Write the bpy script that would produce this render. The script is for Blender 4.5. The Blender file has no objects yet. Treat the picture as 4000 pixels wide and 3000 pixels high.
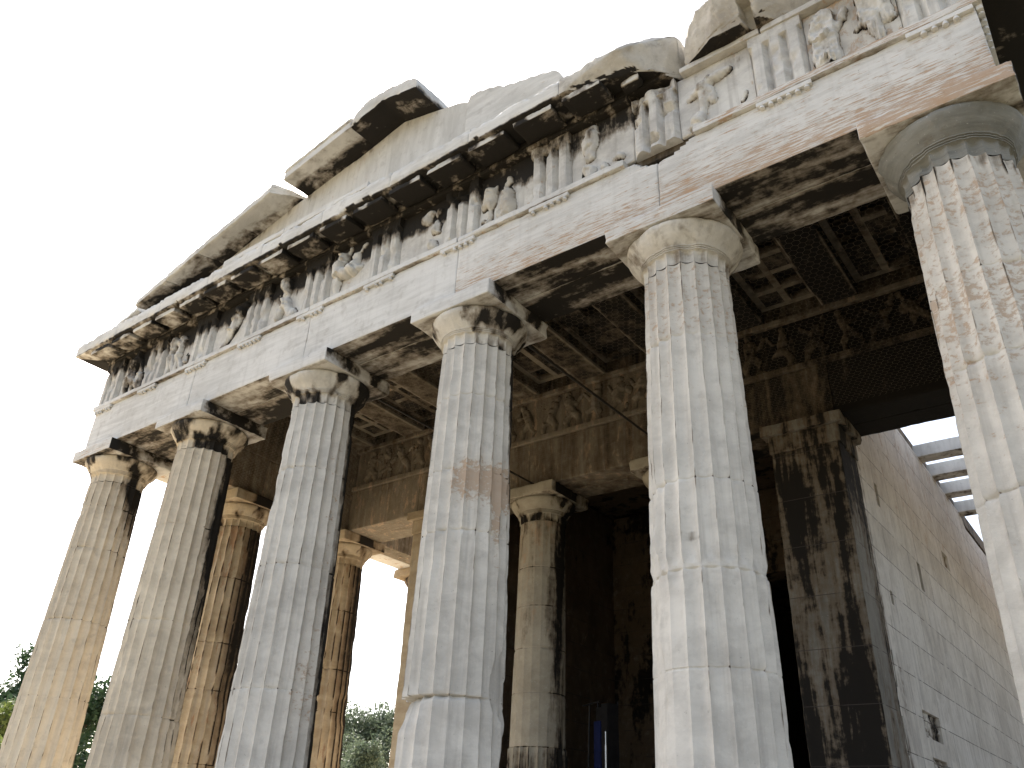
import bpy, math, random
import numpy as np
from mathutils import Matrix, Vector

# ------------------------------------------------------------------ camera, sky, sun, exposure
SC = bpy.context.scene
R = math.radians
CAM_POS = (6.5446, -6.0493, 0.3986)
YAW, PITCH, ROLL, FPX = 0.665103, 0.5078195, 0.0477649, 3208.07
cy_, sy_, cp_, sp_ = math.cos(YAW), math.sin(YAW), math.cos(PITCH), math.sin(PITCH)
fw = Vector((-sy_*cp_, cy_*cp_, sp_)); rt = Vector((cy_, sy_, 0)); up = rt.cross(fw)
c_, s_ = math.cos(ROLL), math.sin(ROLL)
rt2 = c_*rt + s_*up; up2 = -s_*rt + c_*up
cam = bpy.data.cameras.new('camera'); cam_o = bpy.data.objects.new('camera', cam)
SC.collection.objects.link(cam_o)
m4 = Matrix((rt2, up2, -fw)).transposed().to_4x4(); m4.translation = CAM_POS
cam_o.matrix_world = m4
cam.sensor_width = 36; cam.lens = FPX/4000*36; cam.clip_start = .05; cam.clip_end = 3000
SC.camera = cam_o

SUN_DIR = Vector((-0.95, 0.32, 0.0)).normalized(); SUN_EL = R(47)
sdir = Vector((SUN_DIR.x*math.cos(SUN_EL), SUN_DIR.y*math.cos(SUN_EL), math.sin(SUN_EL)))
W = bpy.data.worlds.new('World'); SC.world = W; W.use_nodes = True
nt = W.node_tree; nt.nodes.clear()
wo = nt.nodes.new('ShaderNodeOutputWorld'); bg = nt.nodes.new('ShaderNodeBackground')
sk = nt.nodes.new('ShaderNodeTexSky'); sk.sky_type = 'NISHITA'; sk.sun_disc = False
sk.sun_elevation = SUN_EL; sk.sun_rotation = math.atan2(SUN_DIR.x, SUN_DIR.y)
sk.air_density = 1.0; sk.dust_density = 4.0; sk.ozone_density = 0.6; sk.altitude = 100
bg.inputs[1].default_value = 0.15
hs = nt.nodes.new('ShaderNodeHueSaturation'); hs.inputs['Saturation'].default_value = .68   # hazy, milky sky
nt.links.new(sk.outputs[0], hs.inputs['Color']); nt.links.new(hs.outputs[0], bg.inputs[0]); nt.links.new(bg.outputs[0], wo.inputs[0])
sl = bpy.data.lights.new('sun', 'SUN'); sl.energy = 4.0; sl.angle = R(.5); sl.color = (1, .93, .82)
so = bpy.data.objects.new('sun', sl); SC.collection.objects.link(so)
so.rotation_euler = sdir.to_track_quat('Z', 'Y').to_euler()
SC.view_settings.view_transform = 'Standard'; SC.view_settings.look = 'None'
SC.view_settings.exposure = 1.4; SC.view_settings.gamma = 1
SC.cycles.max_bounces = 8; SC.cycles.diffuse_bounces = 5

# ------------------------------------------------------------------ numpy helpers
def vnoise(P, seed=0):
    P = np.asarray(P, float); i = np.floor(P).astype(np.int64); f = P-i
    f = f*f*(3-2*f); out = 0
    for dx in (0, 1):
        for dy in (0, 1):
            for dz in (0, 1):
                h = ((i[..., 0]+dx)*374761393 + (i[..., 1]+dy)*668265263 + (i[..., 2]+dz)*1274126177 + seed*974634777) & 0xffffffff
                h = ((h ^ (h >> 13))*1274126177) & 0xffffffff
                h = (h ^ (h >> 16)) & 0xffff
                w = (f[..., 0] if dx else 1-f[..., 0])*(f[..., 1] if dy else 1-f[..., 1])*(f[..., 2] if dz else 1-f[..., 2])
                out = out + w*h/65535.
    return out
def fbm(P, sc=1., seed=0, oc=3):
    P = np.asarray(P, float)*sc; a = .5; s = 0; t = 0
    for k in range(oc):
        s = s + a*vnoise(P*(2**k)+k*17.3, seed+k); t += a; a *= .5
    return s/t
def sstep(a, b, x):
    t = np.clip((x-a)/(b-a), 0, 1); return t*t*(3-2*t)
def gauss(x, c, w): return np.exp(-((x-c)/w)**2)

def link(o, parent=None):
    SC.collection.objects.link(o)
    if parent is not None: o.parent = parent
    return o
def mkobj(name, V, F, mat, parent=None, soot=None, ochre=None, smooth=38, stain=None):
    """soot / ochre: number or function(P, N) -> per-vertex amount of black crust plus painted shade / brown patina"""
    me = bpy.data.meshes.new(name)
    V = np.asarray(V, float)
    if isinstance(F, np.ndarray) and F.ndim == 2:
        n, k = F.shape
        me.vertices.add(len(V)); me.vertices.foreach_set('co', V.ravel())
        me.loops.add(n*k); me.loops.foreach_set('vertex_index', F.ravel().astype(np.int32))
        me.polygons.add(n); me.polygons.foreach_set('loop_start', np.arange(0, n*k, k, dtype=np.int32))
        me.update(calc_edges=True); me.validate()
    else:
        me.from_pydata(V.tolist(), [], [list(map(int, f)) for f in F]); me.update()
    if smooth:
        me.polygons.foreach_set('use_smooth', np.ones(len(me.polygons), bool))
        me.set_sharp_from_angle(angle=R(smooth))
    n = len(me.vertices)
    P = np.empty(n*3); me.vertices.foreach_get('co', P); P = P.reshape(-1, 3)
    N = np.empty(n*3); me.vertex_normals.foreach_get('vector', N); N = N.reshape(-1, 3)
    for key, val in (('soot', soot), ('ochre', ochre)):
        if val is None: continue
        a = me.attributes.new(key, 'FLOAT', 'POINT')
        d = val(P, N) if callable(val) else np.full(n, float(val))
        a.data.foreach_set('value', np.ascontiguousarray(np.broadcast_to(d, (n,)), dtype=np.float32))
    if mat: me.materials.append(mat)
    return link(bpy.data.objects.new(name, me), parent)
def empty(name, loc=(0, 0, 0), parent=None):
    o = bpy.data.objects.new(name, None); o.location = loc; o.empty_display_size = .2
    return link(o, parent)
def tag(o, label=None, cat=None, group=None, kind=None):
    for k, v in (('label', label), ('category', cat), ('group', group), ('kind', kind)):
        if v: o[k] = v
    return o
def copy_part(o, parent, loc):
    c = o.copy(); SC.collection.objects.link(c); c.parent = parent; c.location = loc
    for ch in list(o.children):
        d = ch.copy(); SC.collection.objects.link(d); d.parent = c
    return c

def merge(parts):
    Vs, Fs, k = [], [], 0
    for V, F in parts:
        Vs.append(np.asarray(V, float)); Fs += [tuple(int(i)+k for i in f) for f in F]; k += len(V)
    return np.vstack(Vs), Fs
def coords(a, b, res, fine=True):
    L = b-a
    if L <= res*1.2: 
        return np.linspace(a, b, 4 if fine and L > .03 else 2)
    if not fine or L < .16: return np.linspace(a, b, max(2, int(round(L/res))+1))
    e = [0, .012, .03, .06]; inner = np.linspace(.06, L-.06, max(2, int(round((L-.12)/res))+1))
    return a+np.array(e[:-1]+list(inner)+[L-v for v in e[:-1]][::-1])
def rbox(lo, hi, res=.06, r0=.006, chip=.03, seed=0, rough=.0, ns=5., axes=(1, 1, 1), xs=None, ys=None, zs=None):
    """weathered block: gridded box whose edges are rounded by a radius that varies with noise (chipped arrises)"""
    lo = np.array(lo, float); hi = np.array(hi, float)
    C = [coords(lo[i], hi[i], res) for i in range(3)]
    for i, v in enumerate((xs, ys, zs)):
        if v is not None: C[i] = np.array(v)
    allV, allF, k = [], [], 0
    for ax in range(3):
        u, v = [(1, 2), (2, 0), (0, 1)][ax]
        for side in (0, 1):
            U, Vv = np.meshgrid(C[u], C[v], indexing='ij'); nu, nv = U.shape
            P = np.empty((nu*nv, 3)); P[:, u] = U.ravel(); P[:, v] = Vv.ravel(); P[:, ax] = hi[ax] if side else lo[ax]
            idx = np.arange(nu*nv).reshape(nu, nv)
            q = np.stack([idx[:-1, :-1], idx[1:, :-1], idx[1:, 1:], idx[:-1, 1:]], -1).reshape(-1, 4)
            if not side: q = q[:, ::-1]
            allV.append(P); allF.append(q+k); k += nu*nv
    P = np.vstack(allV); F = np.vstack(allF)
    key = np.round(P, 5); uq, inv = np.unique(key, axis=0, return_inverse=True); inv = inv.reshape(-1)
    P = uq; F = inv[F]
    n = fbm(P, ns, seed, 3); n2 = fbm(P, ns*3.3, seed+9, 2)
    r = r0 + chip*np.clip((n-.45)*3.2, 0, 1)**1.6 + chip*.35*np.clip((n2-.5)*3, 0, 1)
    half = (hi-lo)/2*.9
    r = np.minimum(r, half.min())[:, None]
    inner = np.clip(P, lo+r, hi-r); d = P-inner; L = np.linalg.norm(d, axis=1)[:, None]
    Q = inner + d/np.maximum(L, 1e-9)*np.minimum(r, np.maximum(L, 1e-9))
    if rough:
        Q = Q + (fbm(P, 7, seed+3, 3)[:, None]-.5)*2*rough*np.where(L > 1e-9, d/np.maximum(L, 1e-9), 0)
    return Q, F
def sweep(prof, x0, x1, res=.05, chip=.02, seed=0, zsh=None, closed_ends=True, step=.05, xs=None):
    """profile of (y, z) points swept along x; corners of the profile are chipped by noise"""
    prof = np.array(prof, float); pts, flag = [], []
    n = len(prof)
    for i in range(n):
        a, b = prof[i], prof[(i+1) % n]; L = np.linalg.norm(b-a); m = max(1, int(round(L/step)))
        ts = list(np.linspace(0, 1, m+1)[:-1])
        if L > .06: ts = sorted(set(ts+[.012/L, 1-.012/L]))
        for t in ts:
            pts.append(a+(b-a)*t); dd = min(t, 1-t)*L; flag.append(math.exp(-(dd/.02)**2))
    pts = np.array(pts); flag = np.array(flag); c = pts.mean(0)
    X = xs if xs is not None else coords(x0, x1, res)
    m = len(pts); V = np.zeros((len(X), m, 3))
    V[:, :, 0] = X[:, None]; V[:, :, 1] = pts[None, :, 0]; V[:, :, 2] = pts[None, :, 1]
    e = np.minimum(X-X[0], X[-1]-X); ef = np.exp(-(e/.012)**2)
    P = V.reshape(-1, 3)
    nn = fbm(P, 6, seed, 3); n3 = fbm(P, 19, seed+5, 2)
    amt = (chip*np.clip((nn-.42)*3, 0, 1)**1.5 + chip*.4*np.clip((n3-.48)*3, 0, 1)).reshape(len(X), m)
    amt = amt*np.maximum(flag[None, :], .0) + ef[:, None]*.008
    d = c[None, None, :]-V[:, :, 1:]; d /= np.maximum(np.linalg.norm(d, axis=2, keepdims=True), .02)
    V[:, :, 1:] += d*amt[:, :, None]
    if zsh is not None: V[:, :, 2] += zsh(X)[:, None]
    idx = np.arange(len(X)*m).reshape(len(X), m); nx = np.roll(idx, -1, axis=1)
    F = np.stack([idx[:-1], nx[:-1], nx[1:], idx[1:]], -1).reshape(-1, 4).tolist()
    F = [f[::-1] for f in F]
    F.append(list(idx[0])); F.append(list(idx[-1][::-1]))
    area = 0.5*sum(pts[i][0]*pts[(i+1) % m][1]-pts[(i+1) % m][0]*pts[i][1] for i in range(m))
    if area > 0: F = [f[::-1] for f in F]
    return V.reshape(-1, 3), F
def cyl(p0, p1, r0, r1=None, n=10):
    p0, p1 = np.array(p0, float), np.array(p1, float); r1 = r0 if r1 is None else r1
    d = p1-p0; d /= np.linalg.norm(d); a = np.cross(d, [0, 0, 1] if abs(d[2]) < .9 else [1, 0, 0]); a /= np.linalg.norm(a); b = np.cross(d, a)
    t = np.arange(n)*2*np.pi/n; ring = np.cos(t)[:, None]*a+np.sin(t)[:, None]*b
    V = np.vstack([p0+ring*r0, p1+ring*r1])
    F = [(i, (i+1) % n, n+(i+1) % n, n+i) for i in range(n)]+[tuple(range(n))[::-1], tuple(range(n, 2*n))]
    return V, F
def box(lo, hi):
    x0, y0, z0 = lo; x1, y1, z1 = hi
    V = [(x0, y0, z0), (x1, y0, z0), (x1, y1, z0), (x0, y1, z0), (x0, y0, z1), (x1, y0, z1), (x1, y1, z1), (x0, y1, z1)]
    F = [(0, 3, 2, 1), (4, 5, 6, 7), (0, 1, 5, 4), (1, 2, 6, 5), (2, 3, 7, 6), (3, 0, 4, 7)]
    return np.array(V, float), F

def cutplanes(V, planes, seed, rough=.012):
    V = V.copy(); n = (fbm(V, 6, seed, 4)-.5)*2*rough+(fbm(V, 22, seed+1, 2)-.5)*rough
    for nx, ny, nz, px, py, pz in planes:
        q = np.array([nx, ny, nz], float); q /= np.linalg.norm(q)
        d = (V-np.array([px, py, pz]))@q+n; V -= np.maximum(d, 0)[:, None]*q
    return V
# ------------------------------------------------------------------ materials
class NT:
    def __init__(s, name):
        s.m = bpy.data.materials.new(name); s.m.use_nodes = True; s.t = s.m.node_tree; s.t.nodes.clear()
        s.out = s.n('ShaderNodeOutputMaterial'); s.b = s.n('ShaderNodeBsdfPrincipled'); s.l(s.b.outputs[0], s.out.inputs[0])
    def n(s, t, **k):
        o = s.t.nodes.new(t)
        for a, v in k.items(): setattr(o, a, v)
        return o
    def l(s, a, b): s.t.links.new(a, b)
    def set(s, sock, v):
        if hasattr(v, 'is_output') or isinstance(v, bpy.types.NodeSocket): s.l(v, sock)
        else: sock.default_value = v
    def math(s, op, a, b=None, c=None, clamp=False):
        o = s.n('ShaderNodeMath', operation=op, use_clamp=clamp); s.set(o.inputs[0], a)
        if b is not None: s.set(o.inputs[1], b)
        if c is not None: s.set(o.inputs[2], c)
        return o.outputs[0]
    def pos(s): return s.n('ShaderNodeNewGeometry').outputs['Position']
    def scale(s, v, sc, off=(0, 0, 0)):
        o = s.n('ShaderNodeMapping'); s.l(v, o.inputs[0]); o.inputs['Scale'].default_value = sc; o.inputs['Location'].default_value = off
        return o.outputs[0]
    def noise(s, v, sc=1., det=4, rough=.55, dist=0.):
        o = s.n('ShaderNodeTexNoise'); s.l(v, o.inputs['Vector']); o.inputs['Scale'].default_value = sc
        o.inputs['Detail'].default_value = det; o.inputs['Roughness'].default_value = rough; o.inputs['Distortion'].default_value = dist
        return o.outputs[0]
    def step(s, x, a, b):
        o = s.n('ShaderNodeMapRange', interpolation_type='SMOOTHSTEP'); s.set(o.inputs[0], x); o.inputs[1].default_value = a; o.inputs[2].default_value = b
        return o.outputs[0]
    def mix(s, f, a, b):
        o = s.n('ShaderNodeMix', data_type='RGBA'); s.set(o.inputs[0], f)
        for sock, v in ((o.inputs[6], a), (o.inputs[7], b)):
            if isinstance(v, tuple): sock.default_value = (*v, 1)
            else: s.l(v, sock)
        return o.outputs[2]
    def attr(s, name): return s.n('ShaderNodeAttribute', attribute_name=name).outputs['Fac']
def stone(name, light=(.66, .645, .605), dark=(.48, .465, .43), ochre_c=(.36, .26, .18), vein=(1.2, 1.2, 9), och=(1.5, 1.5, 9), soot_shadow_sc=(2.2, 2.2, 2.2),
          soot_shadow_amp=1.3, och_amp=1.5, brick=None, bump=.5, soot_shadow_c=(.008, .007, .006), brown=(.13, .095, .06), grime=.35, vstreak=.0, warm=(.58, .49, .37), warm_amt=.18):
    k = NT(name); p = k.pos()
    nL = k.noise(p, .9, 4, .6); nV = k.noise(k.scale(p, vein), 1.6, 6, .65, .4); nF = k.noise(p, 38, 4, .7); nM = k.noise(p, 7, 5, .65)
    t = k.math('ADD', k.math('MULTIPLY', nV, .55), k.math('MULTIPLY', nL, .45))
    col = k.mix(k.step(t, .34, .64), dark, light)
    col = k.mix(k.math('MULTIPLY', k.step(nM, .52, .72), grime), col, (.30, .275, .24))
    if vstreak: col = k.mix(k.math('MULTIPLY', k.step(k.noise(k.scale(p, (9, 9, .4)), 1.2, 5, .6), .50, .70), vstreak), col, (.27, .25, .225))
    wt = k.step(k.attr('ochre'), .20, .62); col = k.mix(k.math('MULTIPLY', wt, warm_amt), col, warm)
    # pale new scars and dark pits
    col = k.mix(k.math('MULTIPLY', k.step(nF, .62, .72), .35), col, (.80, .78, .74))
    pit = k.step(k.noise(p, 26, 5, .75), .66, .70)
    col = k.mix(k.math('MULTIPLY', pit, .55), col, (.09, .08, .07))
    nO = k.noise(k.scale(p, och, (3.1, 1.7, .4)), 2.4, 9, .72, .3)
    ao = k.math('ADD', k.attr('ochre'), k.math('MULTIPLY', k.math('SUBTRACT', nO, .5), och_amp))
    mo = k.step(ao, .48, .60)
    oc = k.mix(nM, ochre_c, tuple(min(1, c*1.4) for c in ochre_c))
    col = k.mix(k.math('MULTIPLY', mo, k.math('ADD', .45, k.math('MULTIPLY', nM, .6))), col, oc)
    nS = k.noise(k.scale(p, soot_shadow_sc, (5.2, .3, 2.2)), 1.3, 8, .62, .25); nS2 = k.noise(p, 9, 6, .6)
    a = k.math('ADD', k.attr('soot'), k.math('MULTIPLY', k.math('SUBTRACT', k.math('ADD', k.math('MULTIPLY', nS, .75), k.math('MULTIPLY', nS2, .25)), .5), soot_shadow_amp*1.35))
    col = k.mix(k.math('MULTIPLY', k.step(a, .30, .56), .8), col, brown)
    col = k.mix(k.math('MULTIPLY', k.step(a, .50, .66), .95), col, soot_shadow_c)
    h = k.math('ADD', k.math('MULTIPLY', nF, .5), k.math('MULTIPLY', k.noise(k.scale(p, tuple(v*2 for v in vein)), 5, 6, .7), .8))
    h = k.math('SUBTRACT', h, k.math('MULTIPLY', pit, .8)); h = k.math('SUBTRACT', h, k.math('MULTIPLY', mo, .25))
    if brick:
        br = k.n('ShaderNodeTexBrick'); sx = k.n('ShaderNodeSeparateXYZ'); k.l(p, sx.inputs[0]); cb = k.n('ShaderNodeCombineXYZ')
        k.l(sx.outputs[brick[0]], cb.inputs[0]); k.l(sx.outputs[2], cb.inputs[1]); k.l(cb.outputs[0], br.inputs['Vector'])
        br.inputs['Scale'].default_value = 1; br.inputs['Brick Width'].default_value = brick[1]; br.inputs['Row Height'].default_value = brick[2]
        br.inputs['Mortar Size'].default_value = .0055; br.inputs['Mortar Smooth'].default_value = .2
        br.inputs['Color1'].default_value = (.42, .42, .42, 1); br.inputs['Color2'].default_value = (.58, .58, .58, 1); br.inputs['Mortar'].default_value = (.5, .5, .5, 1)
        tone = k.n('ShaderNodeMix', data_type='RGBA', blend_type='OVERLAY'); tone.inputs[0].default_value = .55
        k.l(col, tone.inputs[6]); k.l(br.outputs['Color'], tone.inputs[7]); col = tone.outputs[2]
        jm = k.math('MULTIPLY', br.outputs['Fac'], k.step(k.noise(p, 3.5, 3), .36, .50))
        col = k.mix(k.math('MULTIPLY', jm, .85), col, (.06, .05, .045)); h = k.math('SUBTRACT', h, k.math('MULTIPLY', br.outputs['Fac'], 1.2)); bw_ = k.n('ShaderNodeRGBToBW'); k.l(br.outputs['Color'], bw_.inputs[0]); h = k.math('ADD', h, k.math('MULTIPLY', bw_.outputs[0], 1.5))
    k.l(col, k.b.inputs['Base Color']); k.b.inputs['Roughness'].default_value = .85; k.b.inputs['Specular IOR Level'].default_value = .25
    bp = k.n('ShaderNodeBump'); bp.inputs['Strength'].default_value = bump; bp.inputs['Distance'].default_value = .012
    k.l(h, bp.inputs['Height']); k.l(bp.outputs[0], k.b.inputs['Normal'])
    return k.m
def plain(name, c, rough=.6, metal=0., noise_amt=.3, sc=12):
    k = NT(name); p = k.pos(); n = k.noise(p, sc, 5, .65)
    col = k.mix(k.step(n, .3, .7), tuple(v*(1-noise_amt) for v in c), tuple(min(1, v*(1+noise_amt)) for v in c))
    k.l(col, k.b.inputs['Base Color']); k.b.inputs['Roughness'].default_value = rough; k.b.inputs['Metallic'].default_value = metal
    return k.m
M_beam = stone('marble_architrave', light=(.68, .67, .645), dark=(.51, .50, .475), vstreak=.15, ochre_c=(.33, .205, .115), och_amp=1.75, vein=(1.0, 1.0, 10), och=(1.8, 1.8, 24), soot_shadow_sc=(.6, 2.6, 2.6))
M_col = stone('marble_column', light=(.68, .65, .59), dark=(.50, .475, .43), vstreak=.30, grime=.25, vein=(1.8, 1.8, 3.2), och=(5, 5, 8), soot_shadow_sc=(4.5, 4.5, .55), och_amp=1.4, soot_shadow_amp=1.0)
M_col_glow = stone('marble_column_warm_glow', light=(.70, .62, .49), dark=(.52, .45, .35), vstreak=.30, vein=(1.8, 1.8, 3.2), och=(6, 6, 3.2), soot_shadow_sc=(4.5, 4.5, .55), och_amp=1.2, soot_shadow_amp=1.0, warm_amt=.3)  # warmer stone, with the golden bounce light on the left columns painted in
M_frz = stone('marble_frieze', vstreak=.4, dark=(.43, .415, .395), vein=(2, 2, 3), och=(3, 3, 2), soot_shadow_sc=(4, 4, 1.3), soot_shadow_amp=1.3)
M_cor = stone('marble_cornice', vein=(1.2, 1.2, 6), och=(1.4, 1.4, 5), soot_shadow_sc=(1.6, 2.2, 2.6), soot_shadow_amp=1.3)
M_tym = stone('marble_tympanum', vein=(5, 5, .8), och=(5, 5, .7), soot_shadow_sc=(4, 4, .7))
M_brk = stone('marble_broken', light=(.56, .53, .47), dark=(.34, .31, .27), vein=(2, 2, 2), och=(2, 2, 2), bump=1., grime=.65)
M_in = stone('marble_porch', light=(.20, .17, .125), dark=(.11, .09, .065), vstreak=.5, vein=(2, 2, 1.5), och=(3, 3, .9), soot_shadow_sc=(3.2, 3.2, .35), soot_shadow_amp=.75, brown=(.055, .037, .02))
M_wall = stone('marble_wall', light=(.70, .665, .60), dark=(.52, .485, .43), vstreak=.35, vein=(2, 2, 1.6), och=(4, 2, 1.2), soot_shadow_sc=(3, 3, .5), brick=(1, 1.38, .515), bump=.7)
M_wallx = stone('marble_wall_end', light=(.25, .235, .20), dark=(.125, .117, .10), vein=(3, 3, .8), och=(4, 4, .8), soot_shadow_sc=(4.5, 4.5, .45), soot_shadow_amp=1.5, brick=(0, 2.9, .655), bump=.4)
M_inw = stone('marble_inner_wall', light=(.16, .115, .075), dark=(.08, .055, .035), vein=(2, 2, 1), och=(4, 2, 1), soot_shadow_sc=(2, 2, .6), brick=(1, 1.22, .505))
M_ceil = stone('marble_ceiling', light=(.24, .21, .16), dark=(.13, .11, .08), vein=(2, 2, 2), och=(3, 3, 3), soot_shadow_sc=(3, 3, 3), soot_shadow_amp=.7, brown=(.05, .034, .02))
M_void = plain('near_black_stone', (.012, .01, .009), .95)  # near-black, for the slab closing the porch from above
M_pave = stone('marble_paving', light=(.60, .54, .45), dark=(.42, .37, .30), vein=(2, 2, 2))

# ------------------------------------------------------------------ ground
def ground():
    n = 60; g = np.sinh(np.linspace(-5.2, 5.2, n)); g = g/np.abs(g).max()*900
    X, Y = np.meshgrid(g, g, indexing='ij'); X = X.ravel(); Y = Y.ravel()
    rr = np.hypot(X, Y-14); Z = -1.30+(fbm(np.stack([X, Y, X*0], 1), .12, 4, 3)-.5)*.25*sstep(18, 60, rr)
    idx = np.arange(n*n).reshape(n, n)
    F = np.stack([idx[:-1, :-1], idx[1:, :-1], idx[1:, 1:], idx[:-1, 1:]], -1).reshape(-1, 4)
    k = NT('dry_earth'); p = k.pos(); a = k.noise(p, .35, 6, .6); b = k.noise(p, 9, 6, .7)
    col = k.mix(k.step(a, .4, .6), (.17, .13, .085), (.10, .10, .05)); col = k.mix(k.math('MULTIPLY', k.step(b, .5, .7), .6), col, (.22, .18, .13))
    sx = k.n('ShaderNodeSeparateXYZ'); k.l(p, sx.inputs[0]); gx = k.math('ADD', sx.outputs[0], k.math('MULTIPLY', a, 2.5))
    bounce_strip = k.math('MULTIPLY', k.step(gx, -6.3, -6.9), k.step(gx, -22, -19)); col = k.mix(bounce_strip, col, k.mix(k.step(b, .4, .65), (.52, .42, .28), (.62, .52, .37)))  # unseen pale sandy strip, added to bounce warm light onto the left columns
    k.l(col, k.b.inputs['Base Color']); k.b.inputs['Roughness'].default_value = .95
    bp = k.n('ShaderNodeBump'); bp.inputs['Strength'].default_value = .6; k.l(b, bp.inputs['Height']); k.l(bp.outputs[0], k.b.inputs['Normal'])
    tag(mkobj('ground', np.stack([X, Y, Z], 1), F, k.m), kind='structure')
ground()

# ------------------------------------------------------------------ temple
XS = [-6.2875, -3.8745, -1.2915, 1.2915, 3.8745, 6.2875]
YS = [0, 2.413]+[2.413+2.581*k for k in range(1, 11)]+[2.413+2.581*10+2.413]
YL = YS[-1]; H = 5.713; XE = 6.76
T = empty('temple', (0, 0, -1.3))
tag(T, 'ruined marble Doric temple with fluted columns, sculpted frieze and broken pediment', 'temple')
def part(name, VF, mat, parent=None, **k):
    V, F = VF
    p = parent or T
    o = mkobj(name, V, F, mat, None, **k); o.parent = p
    if p is T or p.matrix_parent_inverse: pass
    o.matrix_parent_inverse = Matrix.Identity(4)
    off = Vector((0, 0, 0)); q = p
    while q is not None: off += q.location; q = q.parent
    o.location = -off
    return o

# steps
for i in range(3):
    a = .57+.36*(i); top = -.36*i
    part('step', rbox((XS[0]-a, -a, top-.36), (XS[-1]+a, YL+a, top), .9, .008, .02, 60+i), M_pave, soot=.05, ochre=.2)
part('foundation', box((XS[0]-1.6, -1.6, -1.5), (XS[-1]+1.6, YL+1.6, -1.085)), M_pave, soot=.05, ochre=.2)

# --- columns
def arris_shaft(seed, joints, spalls=(), wear=None, nper=10, cut=None, z0=0., z1=5.13, dz=.055, rb=.509, rtop=.402, chipk=1., fl=20, bump=.0):
    zs = list(np.arange(z0, z1, dz))
    for j in joints: zs += [j-.035, j-.012, j-.004, j+.004, j+.012, j+.035]
    zs += [z1-.035, z1-.012, z1-.003]
    zs = np.array(sorted(set(round(z, 4) for z in zs if z0 <= z <= z1)))
    zs = zs[np.concatenate([[True], np.diff(zs) > .003])]
    na = fl*nper; th = np.arange(na)*2*np.pi/na
    TH, Z = np.meshgrid(th, zs); t = (Z/5.7); Rr = rb+(rtop-rb)*(t+.16*t*(1-t)*-1)*5.7/5.13
    ph = (TH*fl/(2*np.pi)) % 1.0; u = 2*ph-1
    depth = .054*Rr/.5
    prof = depth*(1-u*u)**.85
    P = np.stack([np.cos(TH)*.5, np.sin(TH)*.5, Z], -1)
    nz = fbm(P, 3.0, seed, 3); nf = fbm(P, 15, seed+4, 3); nb = fbm(P, 1.1, seed+8, 2)
    w = np.zeros_like(Z) if wear is None else wear(TH, Z)
    prof = prof*(1-w)+depth*.55*w
    chip = chipk*(.024*np.clip((nz-.60)*4, 0, 1)+.010*np.clip((nf-.52)*3, 0, 1))
    r = Rr-np.maximum(prof, chip)
    r += (nf-.5)*.003+(nb-.5)*.004
    if cut is not None: r -= cut(TH, Z, nz)
    for j in joints:
        r -= .009*np.exp(-((Z-j)/.005)**2)
        r -= .022*np.exp(-((Z-j)/.022)**2)*np.clip((fbm(P, 5, seed+20+int(j*10), 3)-.54)*5, 0, 1)
    k = 0
    for j0, j1 in zip([z0]+list(joints), list(joints)+[z1]):
        k += 1; r += np.where((Z >= j0) & (Z < j1), (vnoise(np.array([[seed*3.3+k, k*1.7, .5]]), seed)[0]-.5)*.008, 0)
    for (pc, zc, wp, wz, dep, sharp) in spalls:
        dp = np.abs((TH-pc+np.pi) % (2*np.pi)-np.pi)
        e = np.sqrt((dp/wp)**2+((Z-zc)/wz)**2)+(nz-.5)*.9+(nf-.5)*.35
        m = sstep(1+sharp, 1-sharp, e)
        r = np.minimum(r, Rr-dep*m) if dep > .03 else r-dep*m
    V = np.stack([np.cos(TH)*r, np.sin(TH)*r, Z], -1).reshape(-1, 3)
    nzr = len(zs); idx = np.arange(nzr*na).reshape(nzr, na); nx = np.roll(idx, -1, 1)
    F = np.stack([idx[:-1], nx[:-1], nx[1:], idx[1:]], -1).reshape(-1, 4)
    return V, F
def capital_mesh(seed, nper=8, fl=20, chip=1., fluted=True):
    prof = [(5.132, .401, 1), (5.15, .401, 1), (5.19, .402, 1), (5.225, .404, 1), (5.25, .407, .6), (5.262, .412, 0), (5.264, .425, 0), (5.272, .425, 0), (5.274, .416, 0), (5.280, .418, 0), (5.282, .432, 0), (5.290, .432, 0),
            (5.292, .422, 0), (5.298, .424, 0), (5.300, .439, 0), (5.308, .440, 0), (5.312, .436, 0), (5.34, .462, 0), (5.37, .487, 0), (5.40, .511, 0), (5.43, .532, 0), (5.455, .547, 0), (5.475, .556, 0), (5.49, .559, 0), (5.505, .557, 0), (5.515, .548, 0), (5.5225, .535, 0)]
    na = fl*nper; th = np.arange(na)*2*np.pi/na
    zs = np.array([p[0] for p in prof]); rs = np.array([p[1] for p in prof]); fs = np.array([p[2] for p in prof])
    TH, Z = np.meshgrid(th, zs); Rr = np.repeat(rs[:, None], na, 1); f = np.repeat(fs[:, None], na, 1)
    u = 2*((TH*fl/(2*np.pi)) % 1.0)-1
    P = np.stack([np.cos(TH)*.5, np.sin(TH)*.5, Z], -1); nz = fbm(P, 4, seed, 3); nf = fbm(P, 14, seed+3, 3)
    r = Rr-f*.030*(1-u*u)**.8*(1 if fluted else 0)
    r -= chip*(.035*np.clip((nz-.6)*4, 0, 1)+.010*np.clip((nf-.5)*3, 0, 1)*(1-f*.5))
    V = np.stack([np.cos(TH)*r, np.sin(TH)*r, Z], -1).reshape(-1, 3)
    n = len(zs); idx = np.arange(n*na).reshape(n, na); nx = np.roll(idx, -1, 1)
    F = np.stack([idx[:-1], nx[:-1], nx[1:], idx[1:]], -1).reshape(-1, 4)
    return V, F
def angd(a, c): return np.abs((a-c+np.pi) % (2*np.pi)-np.pi)
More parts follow.
